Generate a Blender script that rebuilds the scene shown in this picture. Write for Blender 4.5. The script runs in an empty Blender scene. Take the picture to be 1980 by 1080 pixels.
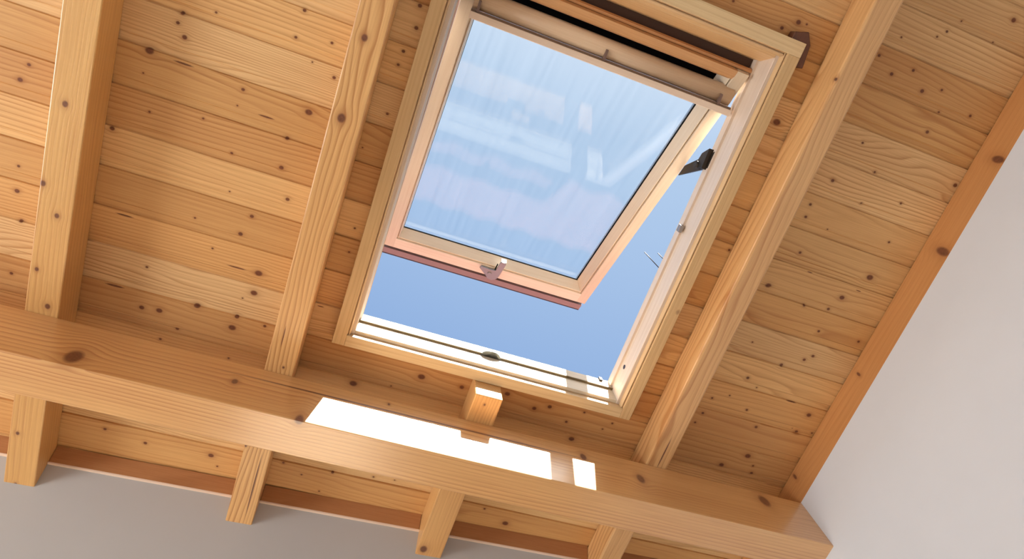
import bpy, math, random
from mathutils import Matrix, Vector
random.seed(4)
sc = bpy.context.scene
C = sc.collection
# ------------------------------------------------------------------ camera, sky, sun, exposure
S, H, PITCH = 2.0, 1.5, math.radians(30)
cp, sp = math.cos(PITCH), math.sin(PITCH)
# roof coordinates: u along the purlin, v down the slope, w outwards through the roof; 1 unit = S metres
MR = Matrix(((-1, 0, 0), (0, -cp, -sp), (0, -sp, cp)))
R = ((0.9371651971, -0.3346611342, -0.0986068891),
     (0.2801112812, 0.8902390634, -0.3591825165),
     (0.2079881329, 0.3089924518, 0.9280434264))
right = MR @ Vector(R[0]); down = MR @ Vector(R[1]); fwd = MR @ Vector(R[2])
cam = bpy.data.cameras.new('camera'); camo = bpy.data.objects.new('camera', cam); C.objects.link(camo)
m = Matrix.Identity(4)
for i in range(3):
    m[i][0] = right[i]; m[i][1] = -down[i]; m[i][2] = -fwd[i]
m.translation = Vector((0, 0, H)); camo.matrix_world = m
cam.sensor_width = 36; cam.lens = 1282.0777 / 1980 * 36; cam.clip_start = .02
sc.camera = camo
sc.view_settings.view_transform = 'Standard'; sc.view_settings.look = 'None'
sc.view_settings.exposure = 0.0; sc.view_settings.gamma = 1; sc.view_settings.use_curve_mapping = False

SUN_TRAVEL = (MR @ Vector((-.196, .90, -1.0))).normalized()
to_sun = -SUN_TRAVEL
world = bpy.data.worlds.new('sky'); sc.world = world; world.use_nodes = True
wt = world.node_tree; wt.nodes.clear()
wo = wt.nodes.new('ShaderNodeOutputWorld'); bg = wt.nodes.new('ShaderNodeBackground')
tc = wt.nodes.new('ShaderNodeTexCoord'); dt = wt.nodes.new('ShaderNodeVectorMath'); dt.operation = 'DOT_PRODUCT'
dt.inputs[1].default_value = to_sun
rp = wt.nodes.new('ShaderNodeValToRGB')
wt.links.new(tc.outputs['Generated'], dt.inputs[0]); wt.links.new(dt.outputs['Value'], rp.inputs[0])
e = rp.color_ramp.elements
e[0].position = .0; e[0].color = (.24, .40, .74, 1)
e[1].position = 1.0; e[1].color = (6, 6, 5.8, 1)   # bright aureole round the sun
x = e.new(.38); x.color = (.285, .445, .75, 1)
x = e.new(.70); x.color = (.46, .62, .85, 1)
x = e.new(.86); x.color = (.85, .92, 1.05, 1)
x = e.new(.95); x.color = (1.7, 1.75, 1.8, 1)
wt.links.new(rp.outputs[0], bg.inputs[0]); bg.inputs[1].default_value = 1.0
wt.links.new(bg.outputs[0], wo.inputs[0])

sl = bpy.data.lights.new('sun', 'SUN'); sl.energy = 36; sl.angle = math.radians(.53); sl.color = (1, .96, .9)
so = bpy.data.objects.new('sun', sl); C.objects.link(so)
so.rotation_euler = (-SUN_TRAVEL).to_track_quat('Z', 'Y').to_euler(); so.location = (0, -3, 8)

def area(name, loc, target, sx, sy, power, col):
    l = bpy.data.lights.new(name, 'AREA'); l.shape = 'RECTANGLE'; l.size = sx; l.size_y = sy
    l.energy = power; l.color = col
    o = bpy.data.objects.new(name, l); C.objects.link(o); o.location = loc
    d = Vector(target) - Vector(loc); o.rotation_euler = (-d).to_track_quat('Z', 'Y').to_euler()
    return o
# unseen fill lights added behind and beside the camera, in front of solid walls
area('fill_light_back', (.1, 2.55, 1.7), (.0, -2.4, 2.1), 3.4, 2.6, 300, (.93, .97, 1))
area('fill_light_left', (3.85, -1.0, 1.2), (-1.7, -1.2, 2.6), 1.5, 1.3, 115, (.93, .97, 1))

# ------------------------------------------------------------------ object helpers
WM = {}
def fmat(o=(0, 0, 0), E=None):
    """world matrix of a frame given in roof units (origin o, axes E as columns)"""
    A = MR if E is None else MR @ E
    M4 = A.to_4x4(); p = MR @ (Vector(o) * S); M4.translation = p + Vector((0, 0, H)); return M4
def place(ob, M4, parent=None):
    C.objects.link(ob); ob.matrix_basis = M4; WM[ob.name] = M4
    if parent is not None:
        ob.parent = parent; ob.matrix_parent_inverse = WM[parent.name].inverted()
def props(o, label=None, cat=None, group=None, kind=None):
    if label: o['label'] = label
    if cat: o['category'] = cat
    if group: o['group'] = group
    if kind: o['kind'] = kind
    return o
def empty(name, o, label=None, cat=None, group=None, kind=None, E=None):
    ob = bpy.data.objects.new(name, None); ob.empty_display_size = .1
    place(ob, fmat(o, E)); return props(ob, label, cat, group, kind)

class MB:
    def __init__(s): s.v = []; s.f = []; s.sm = []
    def add(s, vs, fs, smooth=False):
        n = len(s.v); s.v += [tuple(a) for a in vs]; s.f += [tuple(i + n for i in f) for f in fs]
        s.sm += [smooth] * len(fs); return s
    def box(s, a0, a1, b0, b1, c0, c1):
        vs = [(x, y, z) for x in (a0, a1) for y in (b0, b1) for z in (c0, c1)]
        return s.add(vs, [(0, 1, 3, 2), (4, 6, 7, 5), (0, 4, 5, 1), (2, 3, 7, 6), (0, 2, 6, 4), (1, 5, 7, 3)])
    def ext(s, prof, a0, a1, axis=0, smooth=False):
        """extrude a closed profile along an axis (0: profile is (y,z); 1: (x,z); 2: (x,y)); a0,a1 may be lists"""
        n = len(prof); A0 = a0 if isinstance(a0, (list, tuple)) else [a0] * n
        A1 = a1 if isinstance(a1, (list, tuple)) else [a1] * n
        def mk(p, a):
            if axis == 0: return (a, p[0], p[1])
            if axis == 1: return (p[0], a, p[1])
            return (p[0], p[1], a)
        vs = [mk(p, a) for p, a in zip(prof, A0)] + [mk(p, a) for p, a in zip(prof, A1)]
        s.add(vs, [(i, (i + 1) % n, n + (i + 1) % n, n + i) for i in range(n)], smooth)
        k = len(s.v) - 2 * n
        s.f += [tuple(range(k, k + n)), tuple(range(k + n, k + 2 * n))[::-1]]; s.sm += [False, False]
        return s
    def tube(s, p0, p1, r0, r1=None, n=16):
        r1 = r0 if r1 is None else r1
        p0 = Vector(p0); p1 = Vector(p1); d = (p1 - p0).normalized()
        a = d.orthogonal().normalized(); b = d.cross(a)
        vs = [p0 + (a * math.cos(t) + b * math.sin(t)) * r0 for t in [2 * math.pi * i / n for i in range(n)]]
        vs += [p1 + (a * math.cos(t) + b * math.sin(t)) * r1 for t in [2 * math.pi * i / n for i in range(n)]]
        s.add(vs, [(i, (i + 1) % n, n + (i + 1) % n, n + i) for i in range(n)], True)
        k = len(s.v) - 2 * n
        s.f += [tuple(range(k, k + n)), tuple(range(k + n, k + 2 * n))]; s.sm += [False, False]
        return s
    def build(s, name, mat, parent=None, o=None, E=None, base=(0, 0, 0), bevel=0, seg=2, **kw):
        """verts are in roof units in the frame (base,E); o = own origin inside that frame"""
        if o is None:
            o = [sum(v[i] for v in s.v) / len(s.v) for i in range(3)]
        me = bpy.data.meshes.new(name)
        me.from_pydata([tuple((v[i] - o[i]) * S for i in range(3)) for v in s.v], [], s.f)
        me.validate()
        import bmesh
        b = bmesh.new(); b.from_mesh(me); bmesh.ops.recalc_face_normals(b, faces=b.faces[:]); b.to_mesh(me); b.free()
        if len(me.polygons) == len(s.sm):
            me.polygons.foreach_set('use_smooth', s.sm)
        if mat: me.materials.append(mat)
        ob = bpy.data.objects.new(name, me)
        A = Matrix.Identity(3) if E is None else E
        place(ob, fmat(Vector(base) + A @ Vector(o), E), parent)
        if bevel:
            md = ob.modifiers.new('bevel', 'BEVEL'); md.width = bevel * S; md.segments = seg
            md.limit_method = 'ANGLE'; md.angle_limit = math.radians(40); md.harden_normals = False
        return props(ob, **kw)

# ------------------------------------------------------------------ materials
def lin(r, g, b):
    f = lambda c: (c / 255 / 12.92) if c / 255 <= .04045 else ((c / 255 + .055) / 1.055) ** 2.4
    return (f(r), f(g), f(b), 1)
def knot_group():
    g = bpy.data.node_groups.new('knot', 'ShaderNodeTree')
    I = g.interface
    for n, t in (('Vec', 'NodeSocketVector'), ('Center', 'NodeSocketVector'), ('Inv', 'NodeSocketVector'),
                 ('Halo', 'NodeSocketFloat'), ('Mask', 'NodeSocketFloat'), ('Warp', 'NodeSocketVector'), ('Ring', 'NodeSocketFloat')):
        I.new_socket(name=n, in_out='INPUT', socket_type=t)
    for n, t in (('Mask', 'NodeSocketFloat'), ('Warp', 'NodeSocketVector'), ('Ring', 'NodeSocketFloat')):
        I.new_socket(name=n, in_out='OUTPUT', socket_type=t)
    N = g.nodes; L = g.links
    gi = N.new('NodeGroupInput'); go = N.new('NodeGroupOutput')
    def vm(op, a, b=None):
        n = N.new('ShaderNodeVectorMath'); n.operation = op
        L.new(a, n.inputs[0])
        if b is not None:
            if op == 'SCALE': L.new(b, n.inputs['Scale'])
            else: L.new(b, n.inputs[1])
        return n.outputs['Value'] if op == 'LENGTH' else n.outputs['Vector']
    def mt(op, a, b=None, c=None, cl=False):
        n = N.new('ShaderNodeMath'); n.operation = op; n.use_clamp = cl
        for i, q in enumerate((a, b, c)):
            if q is None: continue
            if isinstance(q, (int, float)): n.inputs[i].default_value = q
            else: L.new(q, n.inputs[i])
        return n.outputs[0]
    d = vm('SUBTRACT', gi.outputs['Vec'], gi.outputs['Center'])
    q = vm('LENGTH', vm('MULTIPLY', d, gi.outputs['Inv']))
    mask = mt('SUBTRACT', 1.35, q); mask = mt('MULTIPLY', mask, 1.9, cl=True)
    L.new(mt('MAXIMUM', mask, gi.outputs['Mask']), go.inputs['Mask'])
    h = mt('MULTIPLY', mt('MULTIPLY', q, q), -.12); h = mt('EXPONENT', h); h = mt('MULTIPLY', h, gi.outputs['Halo'])
    L.new(vm('SUBTRACT', gi.outputs['Warp'], vm('SCALE', d, mt('MULTIPLY', h, .85))), go.inputs['Warp'])
    L.new(mt('MAXIMUM', h, gi.outputs['Ring']), go.inputs['Ring'])
    return g
KG = knot_group()
def wood(name, axis='x', light=(208, 160, 104), dark=(168, 108, 56), base_knots=(), rings=70, amp=3.0, rnd=.5, line=.55,
         rough=.42, gloss=.4, vor=0.0, stain=0.0, bump=.25, coat=0.0, wavy=1.0):
    """procedural softwood; knots: (x, y, z, r, aspect) in metres in object space"""
    m = bpy.data.materials.new(name); m.use_nodes = True
    nt = m.node_tree; N = nt.nodes; L = nt.links; N.clear()
    out = N.new('ShaderNodeOutputMaterial'); bs = N.new('ShaderNodeBsdfPrincipled'); L.new(bs.outputs[0], out.inputs[0])
    tc = N.new('ShaderNodeTexCoord'); src = tc.outputs['Object']
    def mt(op, a, b=None, cl=False):
        n = N.new('ShaderNodeMath'); n.operation = op; n.use_clamp = cl
        for i, q in enumerate((a, b)):
            if q is None: continue
            if isinstance(q, (int, float)): n.inputs[i].default_value = q
            else: L.new(q, n.inputs[i])
        return n.outputs[0]
    maskv = N.new('ShaderNodeValue'); maskv.outputs[0].default_value = 0; mask = maskv.outputs[0]; ring = mask
    vec0 = src; warp = src
    for (kx, ky, kz, kr, ka) in base_knots:
        g = N.new('ShaderNodeGroup'); g.node_tree = KG
        L.new(vec0, g.inputs['Vec']); g.inputs['Center'].default_value = (kx, ky, kz)
        kz_r = kr * 2.5
        inv = (1 / (kr * ka), 1 / kr, 1 / kz_r) if axis == 'x' else (1 / kr, 1 / (kr * ka), 1 / kz_r)
        g.inputs['Inv'].default_value = inv
        g.inputs['Halo'].default_value = 1.0 if ka < 3 else 0.0
        L.new(mask, g.inputs['Mask']); L.new(warp, g.inputs['Warp']); L.new(ring, g.inputs['Ring'])
        mask = g.outputs['Mask']; warp = g.outputs['Warp']; ring = g.outputs['Ring']
    oi = N.new('ShaderNodeObjectInfo')
    off = N.new('ShaderNodeVectorMath'); off.operation = 'MULTIPLY_ADD'
    cx = N.new('ShaderNodeCombineXYZ')
    r37 = mt('MULTIPLY', oi.outputs['Random'], 37.0)
    for i in range(3): L.new(r37, cx.inputs[i])
    add = N.new('ShaderNodeVectorMath'); add.operation = 'ADD'; L.new(warp, add.inputs[0]); L.new(cx.outputs[0], add.inputs[1])
    def scaled(sx, sy, sz, srcv=None):
        n = N.new('ShaderNodeVectorMath'); n.operation = 'MULTIPLY'; L.new(srcv or add.outputs[0], n.inputs[0])
        n.inputs[1].default_value = (sx, sy, sz) if axis == 'x' else (sy, sx, sz); return n.outputs[0]
    def noise(v, sc_, det=2, dist=0):
        n = N.new('ShaderNodeTexNoise'); n.inputs['Scale'].default_value = sc_; n.inputs['Detail'].default_value = det
        n.inputs['Distortion'].default_value = dist; L.new(v, n.inputs['Vector']); return n.outputs['Fac']
    n1 = noise(scaled(.55 * wavy, 5.0, 5.0), 1.0, 1.5)
    n1b = noise(scaled(3.0 * wavy, 14.0, 10.0), 1.0, 1.0)
    sep = N.new('ShaderNodeSeparateXYZ'); L.new(warp, sep.inputs[0])
    across = sep.outputs[1] if axis == 'x' else sep.outputs[0]
    ac2 = mt('ADD', across, mt('MULTIPLY', sep.outputs[2], .7))
    rv = mt('ADD', mt('ADD', mt('MULTIPLY', ac2, rings), mt('MULTIPLY', n1, amp * 4)), mt('MULTIPLY', n1b, amp * .5))
    fr = mt('FRACT', rv)
    # earlywood to latewood: slow darkening then an abrupt edge
    late = mt('POWER', fr, 3.0)
    edge = mt('MULTIPLY', mt('SUBTRACT', 1.0, fr), 9.0, cl=True)
    late = mt('MULTIPLY', late, edge); late = mt('MULTIPLY', late, 1.5, cl=True)
    sel = noise(scaled(.5, 9, 9), 1.0, 1.0); sel = mt('MULTIPLY', mt('SUBTRACT', sel, .32), 3.0, cl=True)
    late = mt('MULTIPLY', late, sel)
    fib = noise(scaled(5, 260, 260, src), 1.0, 2)
    blot = noise(scaled(1.6, 6, 6), 1.0, 2)
    def rgb(c): n = N.new('ShaderNodeRGB'); n.outputs[0].default_value = c; return n.outputs[0]
    def mix(f, a, b, ty='MIX'):
        n = N.new('ShaderNodeMix'); n.data_type = 'RGBA'; n.blend_type = ty; n.clamp_factor = True
        if isinstance(f, (int, float)): n.inputs[0].default_value = f
        else: L.new(f, n.inputs[0])
        L.new(a, n.inputs[6]); L.new(b, n.inputs[7]); return n.outputs[2]
    lc = rgb(lin(*light)); dc = rgb(lin(*dark))
    c = mix(mt('MULTIPLY', late, line), lc, dc)
    c = mix(mt('MULTIPLY', mt('SUBTRACT', blot, .38), 1.5, cl=True), c, mix(.45, c, dc))
    c = mix(mt('MULTIPLY', mt('SUBTRACT', .62, fib), .9, cl=True), c, dc)
    # board to board tone
    tone = mt('ADD', mt('MULTIPLY', mt('SUBTRACT', oi.outputs['Random'], .5), rnd * .38), 1.0)
    hs = N.new('ShaderNodeHueSaturation'); L.new(c, hs.inputs['Color']); L.new(tone, hs.inputs['Value'])
    c = hs.outputs[0]
    if vor > 0:   # small pin knots
        vv = N.new('ShaderNodeTexVoronoi'); vv.inputs['Scale'].default_value = vor
        L.new(scaled(.75, 1, .3), vv.inputs['Vector'])
        sc3 = N.new('ShaderNodeSeparateXYZ'); L.new(vv.outputs['Color'], sc3.inputs[0])
        keep = mt('GREATER_THAN', sc3.outputs[0], .72)
        rad = mt('MULTIPLY', sc3.outputs[1], .05)
        pk = mt('MULTIPLY', mt('SUBTRACT', mt('ADD', rad, .02), vv.outputs['Distance']), 40.0, cl=True)
        pk = mt('MULTIPLY', pk, keep); mask = mt('MAXIMUM', mask, pk)
    # brown ring halo, then the knot
    rh = mt('MULTIPLY', mt('POWER', ring, 2.0), .45)
    c = mix(rh, c, rgb(lin(140, 78, 38)))
    kn = noise(src, 160.0, 2)
    kc = mix(kn, rgb(lin(70, 38, 26)), rgb(lin(138, 80, 54)))
    c = mix(mt('MULTIPLY', mask, .93), c, kc)
    if stain > 0:
        st = noise(src, 2.2, 3); st = mt('MULTIPLY', mt('SUBTRACT', st, .5), 3.5, cl=True)
        c = mix(mt('MULTIPLY', st, stain), c, rgb(lin(225, 200, 165)))
    L.new(c, bs.inputs['Base Color'])
    rr = mt('ADD', mt('MULTIPLY', fib, .15), rough - .07); L.new(rr, bs.inputs['Roughness'])
    bs.inputs['Specular IOR Level'].default_value = gloss
    bs.inputs['Coat Weight'].default_value = coat; bs.inputs['Coat Roughness'].default_value = .22; bs.inputs['Coat IOR'].default_value = 1.6
    bp = N.new('ShaderNodeBump'); bp.inputs['Strength'].default_value = bump; bp.inputs['Distance'].default_value = .0015
    hgt = mt('ADD', mt('MULTIPLY', fib, .5), mt('MULTIPLY', late, -.5)); L.new(hgt, bp.inputs['Height'])
    L.new(bp.outputs[0], bs.inputs['Normal'])
    return m
def plain(name, col, rough=.5, metal=0.0, spec=.5, noise=0.0, nscale=30, bump=0):
    m = bpy.data.materials.new(name); m.use_nodes = True; nt = m.node_tree; bs = nt.nodes['Principled BSDF']
    bs.inputs['Base Color'].default_value = lin(*col); bs.inputs['Roughness'].default_value = rough
    bs.inputs['Metallic'].default_value = metal; bs.inputs['Specular IOR Level'].default_value = spec
    if noise or bump:
        tc = nt.nodes.new('ShaderNodeTexCoord'); n = nt.nodes.new('ShaderNodeTexNoise'); n.inputs['Scale'].default_value = nscale
        n.inputs['Detail'].default_value = 4
        nt.links.new(tc.outputs['Object'], n.inputs['Vector'])
        r = nt.nodes.new('ShaderNodeValToRGB'); a = lin(*col)
        r.color_ramp.elements[0].color = tuple(q * (1 - noise) for q in a[:3]) + (1,)
        r.color_ramp.elements[1].color = tuple(min(1, q * (1 + noise)) for q in a[:3]) + (1,)
        nt.links.new(n.outputs['Fac'], r.inputs[0]); nt.links.new(r.outputs[0], bs.inputs['Base Color'])
        if bump:
            b = nt.nodes.new('ShaderNodeBump'); b.inputs['Strength'].default_value = bump; b.inputs['Distance'].default_value = .002
            nt.links.new(n.outputs['Fac'], b.inputs['Height']); nt.links.new(b.outputs[0], bs.inputs['Normal'])
    return m
def glass_mat():
    m = bpy.data.materials.new('window_glass'); m.use_nodes = True; nt = m.node_tree; N = nt.nodes; L = nt.links; N.clear()
    out = N.new('ShaderNodeOutputMaterial'); tr = N.new('ShaderNodeBsdfTransparent'); tr.inputs[0].default_value = (.975, .985, .985, 1)
    gl = N.new('ShaderNodeBsdfGlossy'); gl.inputs['Roughness'].default_value = 0.003
    ge = N.new('ShaderNodeNewGeometry'); dp = N.new('ShaderNodeVectorMath'); dp.operation = 'DOT_PRODUCT'
    L.new(ge.outputs['Normal'], dp.inputs[0]); L.new(ge.outputs['Incoming'], dp.inputs[1])
    def mt(op, a, b=None, c=None):
        q = N.new('ShaderNodeMath'); q.operation = op
        for i, w_ in enumerate((a, b, c)):
            if w_ is None: continue
            if isinstance(w_, (int, float)): q.inputs[i].default_value = w_
            else: L.new(w_, q.inputs[i])
        return q.outputs[0]
    # Schlick reflectance of coated glass, the same from both sides of the thin pane
    fz = mt('MULTIPLY_ADD', mt('POWER', mt('SUBTRACT', 1.0, mt('ABSOLUTE', dp.outputs['Value'])), 5.0), .95, .010)
    mx = N.new('ShaderNodeMixShader'); L.new(fz, mx.inputs[0]); L.new(tr.outputs[0], mx.inputs[1]); L.new(gl.outputs[0], mx.inputs[2])
    # thin film of dust and dried rain streaks
    tl = N.new('ShaderNodeBsdfTranslucent'); tl.inputs[0].default_value = (.9, .93, 1, 1)
    tc = N.new('ShaderNodeTexCoord'); mp = N.new('ShaderNodeMapping'); mp.inputs['Scale'].default_value = (60, 2.0, 1)
    mp.inputs['Rotation'].default_value = (0, 0, .0)
    n = N.new('ShaderNodeTexNoise'); n.inputs['Scale'].default_value = 1; n.inputs['Detail'].default_value = 3
    L.new(tc.outputs['Object'], mp.inputs[0]); L.new(mp.outputs[0], n.inputs['Vector'])
    r = N.new('ShaderNodeValToRGB'); r.color_ramp.elements[0].position = .3; r.color_ramp.elements[0].color = (.0008,) * 3 + (1,)
    r.color_ramp.elements[1].position = .95; r.color_ramp.elements[1].color = (.0035,) * 3 + (1,)
    L.new(n.outputs['Fac'], r.inputs[0])
    m2 = N.new('ShaderNodeMixShader'); L.new(r.outputs[0], m2.inputs[0]); L.new(mx.outputs[0], m2.inputs[1]); L.new(tl.outputs[0], m2.inputs[2])
    L.new(m2.outputs[0], out.inputs[0]); return m

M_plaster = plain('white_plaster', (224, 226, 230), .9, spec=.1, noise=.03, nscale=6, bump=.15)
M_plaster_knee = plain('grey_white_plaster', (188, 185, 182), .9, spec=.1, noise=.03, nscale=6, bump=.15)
M_floor = wood('oak_floor', 'x', (206, 188, 166), (160, 138, 114), rings=40)
M_white = plain('white_edge_paint', (232, 230, 232), .45)
M_clad = plain('brown_aluminium', (158, 130, 122), .45, metal=.3)
M_strike = plain('strike_steel', (96, 96, 92), .35, metal=.7)
M_dark = plain('dark_grey_metal', (52, 50, 50), .5, metal=.4)
M_black = plain('black_gasket', (14, 13, 14), .95, spec=0.02)
M_steel = plain('brushed_steel', (160, 152, 148), .4, metal=.6, noise=.05, nscale=200)
M_bronze = plain('dark_bronze_hinge', (60, 52, 44), .45, metal=.6)
M_flash = plain('flashing_grey', (92, 88, 84), .5, metal=.5)
M_tile = plain('terracotta_tile', (172, 116, 98), .8, noise=.2, nscale=14, bump=.3)
M_mem = plain('roof_underlay', (70, 62, 56), .9)
M_brown = plain('brown_bark_stain', (98, 58, 38), .5, noise=.35, nscale=60, bump=.3)
M_glass = glass_mat()
M_spacer = plain('glazing_spacer', (150, 156, 168), .35, metal=.6)
PALE = dict(light=(226, 192, 146), dark=(186, 142, 92))

# ------------------------------------------------------------------ knots measured on the photograph's boards (picture x, y, size)
KN = '''353,25,7 344,44,6 357,72,8 289,98,12 470,173,6 597,217,11 277,141,3 459,204,3 418,24,4 589,20,6 572,72,5 642,83,5
604,120,3 646,150,6 289,216,4 393,229,4 217,248,8 448,296,5 544,324,8 555,267,7 56,125,6 39,154,8 36,321,5 444,370,3
556,385,7 487,418,7 465,452,8 377,421,4 500,528,12 491,566,11 469,576,3 284,516,5 411,480,4 33,369,8 40,427,7 22,528,6
274,594,9 308,600,10 381,591,10 449,633,12 458,612,8 512,630,6 342,636,7 310,655,5 442,692,4 812,11,7 805,54,7 780,99,6
770,125,5 749,220,5 701,285,3 686,441,4 675,487,4 1544,43,9 1512,54,7 1560,47,4 1418,2,5 1831,61,5 1812,71,4 1861,41,4
1960,39,9 1743,72,4 1700,107,6 1724,143,7 1766,136,6 1783,176,8 1821,174,5 1817,217,5 1876,224,6 1922,82,4 1502,236,13
1793,255,7 1668,276,5 1693,333,5 1610,349,7 1847,358,9 1567,395,6 1558,419,6 1600,443,3 1666,393,4 1742,393,5
1719,468,5 1547,488,6 1682,536,13 1486,552,11 1628,575,10 1555,590,6 1603,598,7 1583,640,6 1660,660,6 1455,661,4 1572,688,7
1555,695,7 1512,706,8 1410,483,5 1446,730,7 1464,750,4 1377,769,5 1411,764,4 1444,792,6 1564,802,10 1359,798,6 1344,816,5
1462,825,7 1541,835,8 1533,829,3 1571,838,5 1446,881,12 1395,898,10 1456,900,5 1453,914,7 815,728,13 683,741,13 893,748,9
756,747,4 981,761,10 1033,789,9 1063,786,9 1095,815,6 1130,797,5 1184,818,5 1105,848,11 1165,829,4 203,829,6 281,856,7
408,880,10 369,917,8 420,901,4 548,894,5 583,917,4 643,913,6 617,949,4 937,983,5 977,1011,12 763,929,4 722,923,5'''
CR = '355,123,3,13 515,226,3,11 241,416,3,12 458,517,3,14 1566,526,2,8 1660,562,2,8 620,592,2,8 1530,776,3,11 507,718,2,6 222,552,4,10'
F = 1282.0777
def ray(px, py):
    d = Vector(((px - 990) / F, (py - 540) / F, 1.0))
    return Vector([sum(R[k][i] * d[k] for k in range(3)) for i in range(3)])
def on_w(px, py, w=1.0): d = ray(px, py); return d * (w / d.z)
def on_v(px, py, v): d = ray(px, py); return d * (v / d.y)
def on_u(px, py, u): d = ray(px, py); return d * (u / d.x)
knots = []
for t in KN.split():
    a, b, r = map(float, t.split(',')); p = on_w(a, b)
    knots.append((p.x, p.y, r * .42 / F, 1.15 if r < 10 else 1.3))
for t in CR.split():
    a, b, r, asp = map(float, t.split(',')); p = on_w(a, b)
    knots.append((p.x, p.y, r * .5 / F, asp * .75))

# ------------------------------------------------------------------ ceiling boards
ceiling = empty('ceiling', (-.4, .2, 1.0), kind='structure')
joints = [.1635 + .0598 * n for n in range(-20, 8)] + [.645, .709, .772, .8395, .905]
UL, UR, VT = -2.02, .905, joints[0]
OPN_L, OPN_R, OPN_T, OPN_B = -.0125, .5005, -.138, .507
def board(v0, v1, u0, u1, nm='plank'):
    g = .0011
    prof = [(v0 + g, 1.003), (v0 + g + .0012, 1.0), (v1 - .0120, 1.0), (v1 - .0100, 1.0022), (v1 - .0004, 1.0022), (v1 - .0004, 1.003),
            (v1 + .002, 1.003), (v1 + .002, 1.0105), (v0 + .0035, 1.0105), (v0 + .0035, 1.003)]
    o = ((u0 + u1) / 2, (v0 + v1) / 2, 1.0)
    ks = [((a - o[0]) * S, (b - o[1]) * S, 0, r * S, asp) for (a, b, r, asp) in knots if u0 < a < u1 and v0 - .004 < b < v1 + .004]
    seed = random.random()
    lt = random.choice([(232, 188, 128), (224, 174, 112), (238, 198, 142), (220, 168, 108)])
    mat = wood('pine_board', 'x', light=lt, dark=(180, 118, 64), base_knots=ks, rings=random.choice([45, 60, 90]), amp=random.choice([2.0, 3.5, 5.5]),
               rnd=.4, line=.7, rough=.46, gloss=.3, vor=0)
    MB().ext(prof, u0, u1).build(nm, mat, ceiling, o=o)
for a, b in zip(joints, joints[1:]):
    if a > OPN_T - .01 and b < OPN_B + .03 and a < OPN_B:
        board(a, b, UL, OPN_L); board(a, b, OPN_R, UR)
    else:
        board(a, b, UL, UR)
# roof build-up above the boards: underlay deck with the window hole, then clay tiles below the window
roof = MB()
for (u0, u1, v0, v1) in ((UL - .1, OPN_L, VT - .1, 1.15), (OPN_R, 1.1, VT - .1, 1.15), (OPN_L, OPN_R, VT - .1, OPN_T), (OPN_L, OPN_R, OPN_B, 1.15)):
    roof.box(u0, u1, v0, v1, 1.0108, 1.030)
roofo = roof.build('ceiling_deck', M_mem, None, kind='structure')
roofo.name = 'ceiling_roof_deck'; WM[roofo.name] = fmat(tuple(sum(v[i] for v in roof.v) / len(roof.v) for i in range(3)))
tw, tl = .105, .17
tmesh = None
for r in range(3):
    for c in range(11):
        u0 = -.25 + c * tw; v0 = .600 + r * tl * .82
        if tmesh is None:
            mb = MB(); prof = [(tw * i / 8, 1.036 + .006 * math.cos(2 * math.pi * i / 8)) for i in range(9)]
            prof += [(p[0], p[1] + .006) for p in prof[::-1]]
            n = len(prof)
            mb.ext([(p[0], p[1]) for p in prof], 0, tl, axis=1, smooth=False)
            for i in range(n, 2 * n): mb.v[i] = (mb.v[i][0], mb.v[i][1], mb.v[i][2] + .008)
            t = mb.build('roof_tile', M_tile, roofo, o=(0, 0, 1.03)); tmesh = t.data
            t.matrix_basis = fmat((u0, v0, 1.034)); WM[t.name] = t.matrix_basis.copy()
        else:
            t = bpy.data.objects.new('roof_tile', tmesh); place(t, fmat((u0, v0, 1.034)), roofo)
# lead apron between window and tiles
MB().box(-.06, .55, .515, .64, 1.0305, 1.034).build('flashing_apron', M_flash, roofo)

# ------------------------------------------------------------------ walls and floor
zf = -H / S
def wv(u): return .8685 - .030 * (u + .08)      # plumb knee wall, slightly out of square
tanp = math.tan(PITCH)
def kneept(u, w, off=0.0): return (u, wv(u) - tanp * (w - .94) + off, w)
mb = MB(); th = .12
# plumb coordinates: go down w along gravity direction
wb = .94 - (2.05 / S) * cp
us = (-2.1, .875)
vs = []
for u in us:
    for (w, off) in ((.974, 0), (wb - .3, 0), (wb - .3, th), (.974, th)):
        vs.append(kneept(u, w, off))
mb.add(vs, [(0, 1, 2, 3), (7, 6, 5, 4), (0, 4, 5, 1), (1, 5, 6, 2), (2, 6, 7, 3), (3, 7, 4, 0)])
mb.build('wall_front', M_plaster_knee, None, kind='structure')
lp = MB(); vs = []
for u in (-2.1, .8738):
    for (w, off) in ((.9752, -.0036), (.9735, -.0036), (.9735, .002), (.9752, .002)): vs.append(kneept(u, w, off))
lp.add(vs, [(0, 1, 2, 3), (7, 6, 5, 4), (0, 4, 5, 1), (1, 5, 6, 2), (2, 6, 7, 3), (3, 7, 4, 0)])
lp.build('trim_1', plain('plaster_lip', (232, 206, 184), .8), None, kind='structure')
def world_box(name, x0, x1, y0, y1, z0, z1, mat, **kw):
    me = bpy.data.meshes.new(name)
    vs = [(x, y, z) for x in (x0, x1) for y in (y0, y1) for z in (z0, z1)]
    cx, cy, cz = (x0 + x1) / 2, (y0 + y1) / 2, z0
    me.from_pydata([(a - cx, b - cy, c - cz) for a, b, c in vs], [], [(0, 1, 3, 2), (4, 6, 7, 5), (0, 4, 5, 1), (2, 3, 7, 6), (0, 2, 6, 4), (1, 5, 7, 3)])
    me.materials.append(mat); o = bpy.data.objects.new(name, me)
    place(o, Matrix.Translation((cx, cy, cz))); return props(o, **kw)
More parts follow.
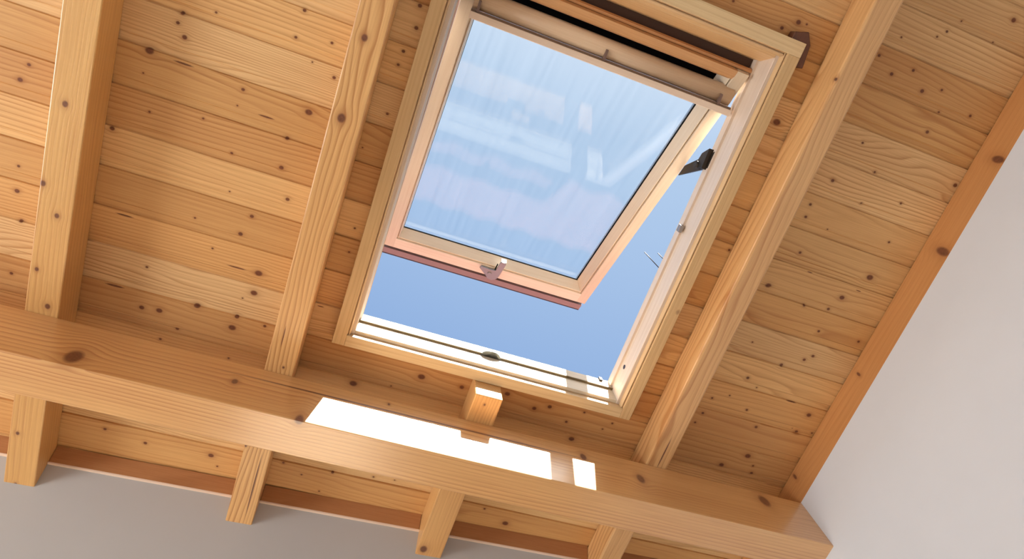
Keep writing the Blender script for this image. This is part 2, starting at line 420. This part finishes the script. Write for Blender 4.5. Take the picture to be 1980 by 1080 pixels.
# gable wall (picture right): follows the underside of the wall rafter
def w2(v, w): p = MR @ (Vector((0, v, w)) * S) + Vector((0, 0, H)); return p
GX = .8745
p_lo = w2(1.1, .9405); p_hi = w2(VT, .9405)
me = bpy.data.meshes.new('wall_right')
poly = [(p_lo.y, 0), (p_lo.y, p_lo.z), (p_hi.y, p_hi.z), (p_hi.y, 0)]
n = 4
vs = [(-GX * S, a, b) for a, b in poly] + [(-GX * S - .2, a, b) for a, b in poly]
me.from_pydata(vs, [], [(0, 1, 2, 3), (7, 6, 5, 4)] + [(i, n + i, n + (i + 1) % n, (i + 1) % n) for i in range(n)])
me.materials.append(M_plaster); gw = bpy.data.objects.new('wall_right', me); place(gw, Matrix.Identity(4)); props(gw, kind='structure')
yb = p_hi.y
ykn = w2(.87, .94).y
world_box('floor', -1.95, 4.25, ykn - .4, yb + .1, -.1, 0, M_floor, kind='structure')
world_box('wall_left', 4.05, 4.2, ykn - .3, yb + .1, 0, 5.6, M_plaster, kind='structure')
world_box('wall_back', -1.9, 4.2, yb - .02, yb + .12, 0, 6.0, M_plaster, kind='structure')

# ------------------------------------------------------------------ rafters
def rafter(u0, u1, v0, v1, ks, label, name='rafter', w0=.94, w1=.9995, lt=(206, 152, 92), amp=2.4, rings=70, line=.6, stain=0, bev=.0016, group=None):
    o = ((u0 + u1) / 2, (v0 + v1) / 2, w0)
    k2 = [((p[0] - o[0]) * S, (p[1] - o[1]) * S, (p[2] - o[2]) * S, r * S, a) for p, r, a in ks]
    mat = wood('rafter_wood', 'y', light=lt, dark=(178, 114, 58), base_knots=k2, rings=rings, amp=amp, rnd=.1, line=line, rough=.36, gloss=.7, stain=stain, wavy=1.3, coat=.12)
    b = MB(); b.box(u0, u1, v0, v1, w0, w1)
    return b.build(name, mat, None, o=o, bevel=bev, label=label, cat='beam', group=group)
def kw(px, py, r, w=.94, a=1.2): return (on_w(px, py, w), r * .5 / F, a)
def ku(px, py, r, u, a=1.2): return (on_u(px, py, u), r * .5 / F, a)
VE = .93
rafter(-.4475, -.4025, VT, VE, [kw(126, 201, 8), kw(83, 354, 8), kw(110, 417, 7), kw(71, 520, 6), kw(92, 592, 8), kw(34, 837, 6), kw(30, 935, 5)],
       'smooth pine rafter with few knots, leftmost in view', lt=(226, 178, 110), line=.4)
rafter(-.1070, -.0635, VT, VE, [kw(705, 73, 9), kw(660, 228, 12), kw(548, 710, 4), kw(475, 861, 5), kw(490, 940, 3, a=46), kw(548, 650, 2, a=20)],
       'pine rafter with strong wavy grain, just left of the roof window', lt=(234, 186, 122), line=.85, amp=3.2, rings=60)
rafter(.5535, .5945, VT, VE, [kw(1617, 153, 5), kw(1435, 478, 4), kw(1232, 870, 3), kw(1284, 876, 3, a=24)],
       'pine rafter with bright side face, right of the roof window', lt=(228, 182, 124), line=.8, amp=3.4, rings=46, bev=.0035)
rafter(.8752, .915, VT, VE, [ku(1930, 308, 11, .875), ku(1823, 486, 13, .875), ku(1537, 921, 6, .875), ku(1660, 723, 5, .875)],
       'reddish pine rafter fixed against the white gable wall', lt=(210, 150, 92), line=.4)
rafter(.2210, .2680, .5175, VE, [kw(937, 782, 4), kw(977, 1000, 2), kw(819, 1061, 14)],
       'short trimmed rafter stub with cut end, below the roof window', name='rafter_stub', lt=(226, 176, 112), line=.45, amp=2)
# purlin crossing under the rafters
def kv(px, py, r, a=1.6): return (on_v(px, py, .569), r * .5 / F, a)
pk = [kv(143, 689, 15), kv(578, 813, 14, 1.0), kv(454, 737, 6), kv(1128, 883, 8), kv(1239, 925, 10), kv(1478, 968, 13, 1.8), kv(752, 781, 3), kv(1000, 866, 8), kv(805, 807, 2.2, 300)]
po = (-.5, .60, .83)
pk = [((p[0] - po[0]) * S, (p[1] - po[1]) * S, (p[2] - po[2]) * S, r * S, a) for p, r, a in pk]
M_purlin = wood('purlin_wood', 'x', light=(233, 182, 118), dark=(184, 114, 60), base_knots=pk, rings=75, amp=1.6, rnd=.1, line=.75, rough=.34, gloss=.8, wavy=.7, coat=.8)
MB().box(-2.02, .89, .569, .630, .83, .94).build('purlin', M_purlin, None, o=po, bevel=.0014,
        label='long thick pine purlin crossing under the rafters, sunlit patch on its side', cat='beam')
# eaves boards between rafters at the wall head
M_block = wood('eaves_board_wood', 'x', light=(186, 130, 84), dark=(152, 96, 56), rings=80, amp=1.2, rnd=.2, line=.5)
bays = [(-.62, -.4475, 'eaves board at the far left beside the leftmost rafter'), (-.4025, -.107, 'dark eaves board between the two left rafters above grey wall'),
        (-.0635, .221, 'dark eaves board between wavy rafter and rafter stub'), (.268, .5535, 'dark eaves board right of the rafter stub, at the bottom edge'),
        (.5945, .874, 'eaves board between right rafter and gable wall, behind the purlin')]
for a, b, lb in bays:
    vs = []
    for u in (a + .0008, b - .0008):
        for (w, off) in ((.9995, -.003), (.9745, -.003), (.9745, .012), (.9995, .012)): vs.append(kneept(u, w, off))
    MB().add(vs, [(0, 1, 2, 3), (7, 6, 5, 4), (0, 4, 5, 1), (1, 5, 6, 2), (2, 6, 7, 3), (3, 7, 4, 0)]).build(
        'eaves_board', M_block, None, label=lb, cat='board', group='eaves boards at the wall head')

# ------------------------------------------------------------------ the roof window
CU = .2440
win = empty('window_1', (CU, .185, 1.0), kind='structure', label='open top-hung roof window with pale wooden frame', )
def mir(prof): return [(2 * CU - a, b) for a, b in prof][::-1]
def wmat(ax, lt=PALE['light'], dk=PALE['dark'], **k):
    d = dict(rings=60, amp=1.4, rnd=.15, line=.35, rough=.4, gloss=.45, wavy=.8); d.update(k)
    return wood('window_pine', ax, light=lt, dark=dk, **d)
MY, MX = wmat('y'), wmat('x')
MTX = wmat('x', (232, 204, 156), (196, 156, 106), vor=3.2); MTY = wmat('y', (226, 192, 140), (188, 144, 94), vor=3.0)
TO, TI = .5102, .4900     # trim outer / inner edge, right side
W0, W1 = .982, .9996
VTo, VTi, VBi, VBo = -.1510, -.1300, .4974, .5170
MB().box(2 * CU - TO, 2 * CU - TI, VTo, VBo, W0, W1).build('trim_board', MTY, win, bevel=.0008)
MB().box(TI, TO, VTi, VBo, W0, W1).build('trim_board', MTY, win, bevel=.0008)
MB().box(2 * CU - TI, TI, VBi, VBo, W0, W1).build('trim_board', MTX, win, bevel=.0008)
MB().box(2 * CU - TI, TO, VTo, VTi, W0, W1).build('trim_board', MTX, win, bevel=.0008)
# raised mouldings lining the opening
mo = [(TI, .9845), (.4894, .9845), (.4890, .9885), (.4881, .9885), (.4877, .9852), (.4866, .9852), (.4862, .9870), (.4846, .9938), (.4846, .9990), (TI, .9990)]
MB().ext(mo, VTi, VBi, axis=1).build('moulding', MY, win)
MB().ext(mir(mo), VTi, VBi, axis=1).build('moulding', MY, win)
mt_ = [(-.1300, .9845), (-.1293, .9845), (-.1288, .9885), (-.1276, .9885), (-.1271, .9852), (-.1256, .9852), (-.1250, .9870), (-.1232, .9938), (-.1232, .9990), (-.1300, .9990)]
MB().ext(mt_, 2 * CU - .4846, .4846).build('moulding', MX, win)
mbp = [(.4974, .9835), (.4974, .9955), (.4960, .9955), (.4960, .9995), (.5060, .9995), (.5060, .9998), (.4990, .9835)]
MB().ext([(.4974, .9822), (.4974, .9955), (.5040, .9955), (.5040, .9822)], 2 * CU - .4846, .4846).build('moulding', MX, win)
# fixed frame
WT = 1.0545
fr = [(.4846, .9938), (.4795, .9938), (.4785, .9955), (.4785, 1.0372), (.4742, 1.0372), (.4742, WT), (.4995, WT), (.4995, .9990), (.4846, .9990)]
MFR = wmat('y', (226, 208, 190), (196, 168, 140), line=.25)
MB().ext(fr, -.136, .5055, axis=1).build('frame_side', MFR, win)
MB().ext(mir(fr), -.136, .5055, axis=1).build('frame_side', MFR, win)
fb = [(.5040, .9956), (.4915, .9956), (.4915, 1.0315), (.4875, 1.0320), (.4875, WT), (.5055, WT), (.5055, .9990)]
MB().ext(fb, 2 * CU - .4785, .4785).build('frame_sill', wmat('x', (232, 216, 190), (200, 170, 130), line=.2), win)
ft = [(-.1232, .9938), (-.1195, .9938), (-.1120, 1.0340), (-.1120, 1.0620), (-.136, 1.0620), (-.136, .9990), (-.1232, .9990)]
MB().ext(ft, 2 * CU - .4785, .4785).build('frame_head', wmat('x', (232, 194, 142), (196, 146, 92), line=.25), win)
# dark gap seals on the sill, white outer cladding strip at left, lower head strip
MB().box(2 * CU - .4785, .4785, .4876, .4914, 1.0300, 1.0314).build('gasket', plain('sill_gasket', (110, 92, 60), .6), win)
MB().box(.0087, .0128, -.12, .488, 1.0362, 1.0371).build('outer_strip', M_white, win)
MB().ext([(-.0975, 1.040), (-.0945, 1.036), (-.0910, 1.037), (-.0905, 1.052), (-.0975, 1.056)], .0150, .4735).build('head_strip', wmat('x', (206, 150, 98), (170, 108, 60)), win)
MB().box(.004, .484, -.136, -.0988, 1.0622, 1.068).build('head_cover', M_dark, win)
MB().box(.0150, .4735, -.1118, -.0976, 1.050, 1.0615).build('head_infill', plain('head_recess_shade', (66, 40, 24), .6), win)  # dark brown colour stands in for the shadow in the head recess

# ---- sash: hung at the top and swung outwards
ang = math.atan(.55); cs, sn = math.cos(ang), math.sin(ang)
ES = Matrix(((1, 0, 0), (0, cs, -sn), (0, sn, cs)))      # columns: u, s, n
BS = (0, 0, 1.0787)
sl_, sr_ = .0168, .4702
gl_, gr_ = .0450, .4345
s_top, s_bot = -.0985, .5105
iu, isb, ist = .0205, .4836, -.0800     # stile face width, inner arris of the bottom rail, of the top rail
n1, n2 = .0270, .0400
def sash_profile(outer, inner, glass):
    d = 1 if inner < outer else -1
    return [(outer, 0), (inner + .0006 * d, 0), (inner, .0006), (inner - .0004 * d, .0060), (inner - .0014 * d, .0060), (inner - .0026 * d, .0026), (inner - .0038 * d, .0034), (glass, n1 - .002), (glass, n1 + .0005), (inner + .002 * d, n1 + .0005), (inner + .002 * d, n2), (outer, n2)]
MSY = wmat('y', (224, 208, 184), (202, 176, 144), line=.25); MSX = wmat('x', (240, 226, 204), (212, 188, 156), line=.3)
sash = MB()
sash.ext(sash_profile(sr_, sr_ - iu, gr_), s_top, s_bot, axis=1)
sash.ext(sash_profile(sl_, sl_ + iu, gl_), s_top, s_bot, axis=1)
so_ = sash.build('sash', MSY, win, o=(CU, s_top, 0), E=ES, base=BS)
def sub(mb, name, mat, **k): return mb.build(name, mat, so_, E=ES, base=BS, **k)
bp_ = sash_profile(s_bot, isb, .4712)
sub(MB().ext(bp_, sl_ + iu - .0008, sr_ - iu + .0008), 'bottom_rail', MSX)
tr_ = [(s_top, 0), (s_top, .034), (-.0810, .034), (-.0800, .012), (-.0805, .0045), (-.0840, .0012), (-.0880, 0)]
sub(MB().ext(tr_, sl_ + iu - .0008, sr_ - iu + .0008), 'top_rail', wmat('x', (214, 166, 116), (176, 118, 70), line=.3))
sub(MB().box(sl_ + iu, sr_ - iu, -.0800, -.040, .026, .032), 'vent_slot', M_black)
sub(MB().box(sl_ + iu + .001, sr_ - iu - .001, -.044, .4730, n1 + .0008, n1 + .0028), 'glass_pane', M_glass)
sub(MB().box(sl_ + iu + .001, sr_ - iu - .001, -.044, .4730, n1 + .0088, n1 + .0108), 'glass_pane', M_glass)
sp_ = MB()
for (a, b, c, d) in ((gr_ - .0015, gr_ + .006, -.042, .4840), (gl_ - .006, gl_ + .0005, -.042, .4840)):
    sp_.box(a, b, c, d, n1 + .0032, n1 + .0086)
sub(MB().box(gl_ - .002, gr_ + .002, .4835, .4858, n1 + .0030, n2 + .0002), 'spacer', M_black)
sub(sp_, 'spacer', M_spacer)
gk = MB()
gk.box(gr_ - .0012, gr_ + .001, -.04, .4746, n1 - .0012, n1 + .0007); gk.box(gl_ - .001, gl_ + .0007, -.04, .4746, n1 - .0012, n1 + .0007)
gk.box(gl_, gr_, .4702, .4716, n1 - .0020, n1 + .0007)
sub(gk, 'gasket', M_black)
# outside cladding: a drip profile below, cap strips up the sides
cl = MB()
cl.box(sl_ - .002, sr_, .5262, .5417, .008, .046); cl.box(sl_ - .002, sr_, .4925, .5262, .0405, .046)
sub(MB().box(sl_ + .001, sr_ - .004, s_bot + .0003, .5260, .0165, .0400).box(sl_ - .002, sr_, .5419, .5450, .008, .046), 'drip_edge', plain('brown_seal', (62, 48, 46), .5))
sub(cl, 'cladding_bottom', M_clad)
for (a, b) in ((sl_ - .004, sl_ + .026), (sr_ - .026, sr_ + .004)):
    sub(MB().box(a, b, s_top, .530, .0403, .046), 'cladding_side', M_clad)
sub(MB().box(sl_ - .004, sr_ + .004, s_top - .004, -.045, .0465, .052), 'cladding_top', M_dark)
# ventilation flap (curved) and pull bar with its brackets
fu0, fu1 = .0355, .4645
def conv(pts): return [(cs * v + SN * (w - BS[2]), -SN * v + cs * (w - BS[2])) for v, w in pts]
SN = math.sin(ang)
ctl = [(-.0640, 1.0520), (-.0618, 1.0470), (-.0585, 1.0430), (-.0545, 1.0405), (-.0500, 1.0395), (-.0450, 1.0400), (-.0400, 1.0420), (-.0345, 1.0455)]
fl = conv(ctl + [(-.0340, 1.0600), (-.0600, 1.0600)])
mflap = wmat('x', (236, 208, 174), (210, 166, 122), line=.12, rough=.32)
sub(MB().ext(fl, fu0, fu1, smooth=True), 'ventilation_flap', mflap)
bar = conv([(-.0298, 1.0340), (-.0290, 1.0333), (-.0205, 1.0333), (-.0197, 1.0341), (-.0199, 1.0375), (-.0298, 1.0375)])
sub(MB().ext(bar, .0346, .4684), 'ventilation_bar', wmat('x', (242, 220, 198), (218, 188, 158), line=.12, rough=.3))
sub(MB().ext(conv([(-.0336, 1.0390), (-.0240, 1.0377), (-.0240, 1.0500), (-.0336, 1.0500)]), .0350, .4680), 'bar_backing', plain('bar_gap_shade', (134, 106, 82), .5))  # brown strip stands in for the shadowed gap between bar and flap
for ub in (.0440, .2460, .4440):
    sub(MB().ext(conv([(-.0478, 1.0392), (-.0470, 1.0365), (-.0310, 1.0345), (-.0310, 1.0450), (-.0478, 1.0450)]), ub - .0018, ub + .0018), 'bar_bracket', plain('brown_bracket', (124, 98, 86), .5))
# sash handle / latch on the bottom rail
p = on_w(958, 530, 1.32)
hb = MB()
hc = (.2520, .4960)     # local u, s
K = 1.2
out = [(a * K, b * K) for a, b in [(-.0275, -.0060), (-.0260, -.0100), (-.0080, -.0085), (.0010, -.0100), (.0020, -.0310), (.0048, -.0345), (.0100, -.0345), (.0128, -.0310), (.0110, .0020), (.0085, .0110), (.0020, .0165), (-.0060, .0150), (-.0120, .0080), (-.0200, .0010)]]
hb.ext([(hc[0] + a, hc[1] + b) for a, b in out], -.0060, -.0030, axis=2)
hb.box(hc[0] + .0036, hc[0] + .0150, hc[1] - .0410, hc[1] - .037, -.004, .006)
hb.tube((hc[0] - .008, hc[1] + .0010, -.0085), (hc[0] - .008, hc[1] + .0010, -.0030), .0040, .0050)
hb.box(hc[0] - .006, hc[0] + .006, hc[1] - .008, hc[1] + .008, -.0035, .001)
sub(hb, 'handle', M_steel)
sub(MB().box(hc[0] - .0012, hc[0] + .0006, hc[1] - .0290, hc[1] - .0100, -.0036, -.0004).box(hc[0] + .0110, hc[0] + .0128, hc[1] - .010, hc[1] - .004, -.0036, -.0004), 'handle_slot', M_black)
# strike plate on the sill, mid width
p = on_w(950, 686, 1.030)
sc_ = MB(); cu, cv = p.x, .4905
arc = [(cu + .019 * math.cos(math.pi * i / 12), .4930 - .0135 * math.sin(math.pi * i / 12)) for i in range(13)]
sc_.ext(arc[::-1] + [(cu - .019, .495), (cu + .019, .495)], 1.0285, 1.0308, axis=2)
sc_.build('strike_plate', M_strike, win)
# hinge arm between stile and frame, at the right side
hg = MB()
a = on_u(1322, 322, .4700); b = on_u(1352, 285, .4700); c_ = on_u(1360, 292, .4740); d = on_u(1378, 290, .4743); e_ = on_u(1362, 328, .4743)
pl = [(.4690, .098, 1.135), (.4690, .054, 1.110), (.4735, .030, 1.056), (.4735, .078, 1.054)]
hg.add([(.4685, .100, 1.128), (.4685, .080, 1.118), (.4735, .038, 1.040), (.4735, .066, 1.040), (.4705, .100, 1.128), (.4705, .080, 1.118), (.4770, .038, 1.040), (.4770, .066, 1.040)],
       [(0, 1, 2, 3), (7, 6, 5, 4), (0, 4, 5, 1), (1, 5, 6, 2), (2, 6, 7, 3), (3, 7, 4, 0)])
hg.build('hinge_arm', M_bronze, win)
hg2 = MB(); hg2.ext([(.036, 1.046), (.070, 1.044), (.072, 1.060), (.060, 1.070), (.048, 1.066)], .4660, .4742)
hg2.tube((.462, .068, 1.066), (.4745, .068, 1.066), .006)
hg2.build('hinge_plate', M_bronze, win)
# small catch and cover screw on the right frame side
q = on_u(1310, 436, .4735)
MB().box(.4690, .4742, q.y - .006, q.y + .006, 1.030, 1.041).build('side_catch', M_steel, win)
q = on_u(1207, 709, .4784)
MB().tube((.4780, q.y, q.z), (.4787, q.y, q.z), .0042).build('frame_screw', plain('screw_dark', (70, 64, 72), .4, metal=.5), win)
q = on_v(1171, 737, .4880)
MB().box(.455, .461, .4840, .4880, 1.046, 1.056).build('corner_stop', M_dark, win)

# brown blotched block at the upper right corner of the trim
pts = [(1530, 74), (1536.7, 60.5), (1564, 62), (1566.7, 88), (1551, 133), (1536, 128), (1523, 128), (1535.5, 79)]
q = [on_w(a, b, .985) for a, b in pts]
bk = MB(); n = len(q)
bk.add([(p.x, p.y, .9835) for p in q] + [(p.x, p.y, .9995) for p in q], [tuple(range(n))[::-1], tuple(range(n, 2 * n))] + [(i, (i + 1) % n, n + (i + 1) % n, n + i) for i in range(n)])
bk.build('corner_block', M_brown, None, bevel=.0012, label='dark brown blotched block at the upper right corner of the window trim', cat='block')
# aerial standing on the tiles outside, seen through the gap
an = MB()
def far(px, py, t=3.0): return ray(px, py) * t
for (a, b) in (((1246, 487), (1284, 528)), ((1272, 489), (1300, 519))):
    an.tube(far(*a, 1.8), far(*b, 1.8), .0012, n=8)
m0 = far(1290, 530, 1.8); an.tube(far(1290, 508, 1.8), m0, .003, n=8)
dn = MR.transposed() @ Vector((0, 0, -1))
an.tube(m0, m0 + dn * .55, .005, n=8); an.tube(far(1278, 521, 1.8), far(1298, 514, 1.8), .002, n=8)
an.build('rooftop_aerial', M_dark, None, label='thin metal television aerial outside, beside the open sash', cat='aerial')
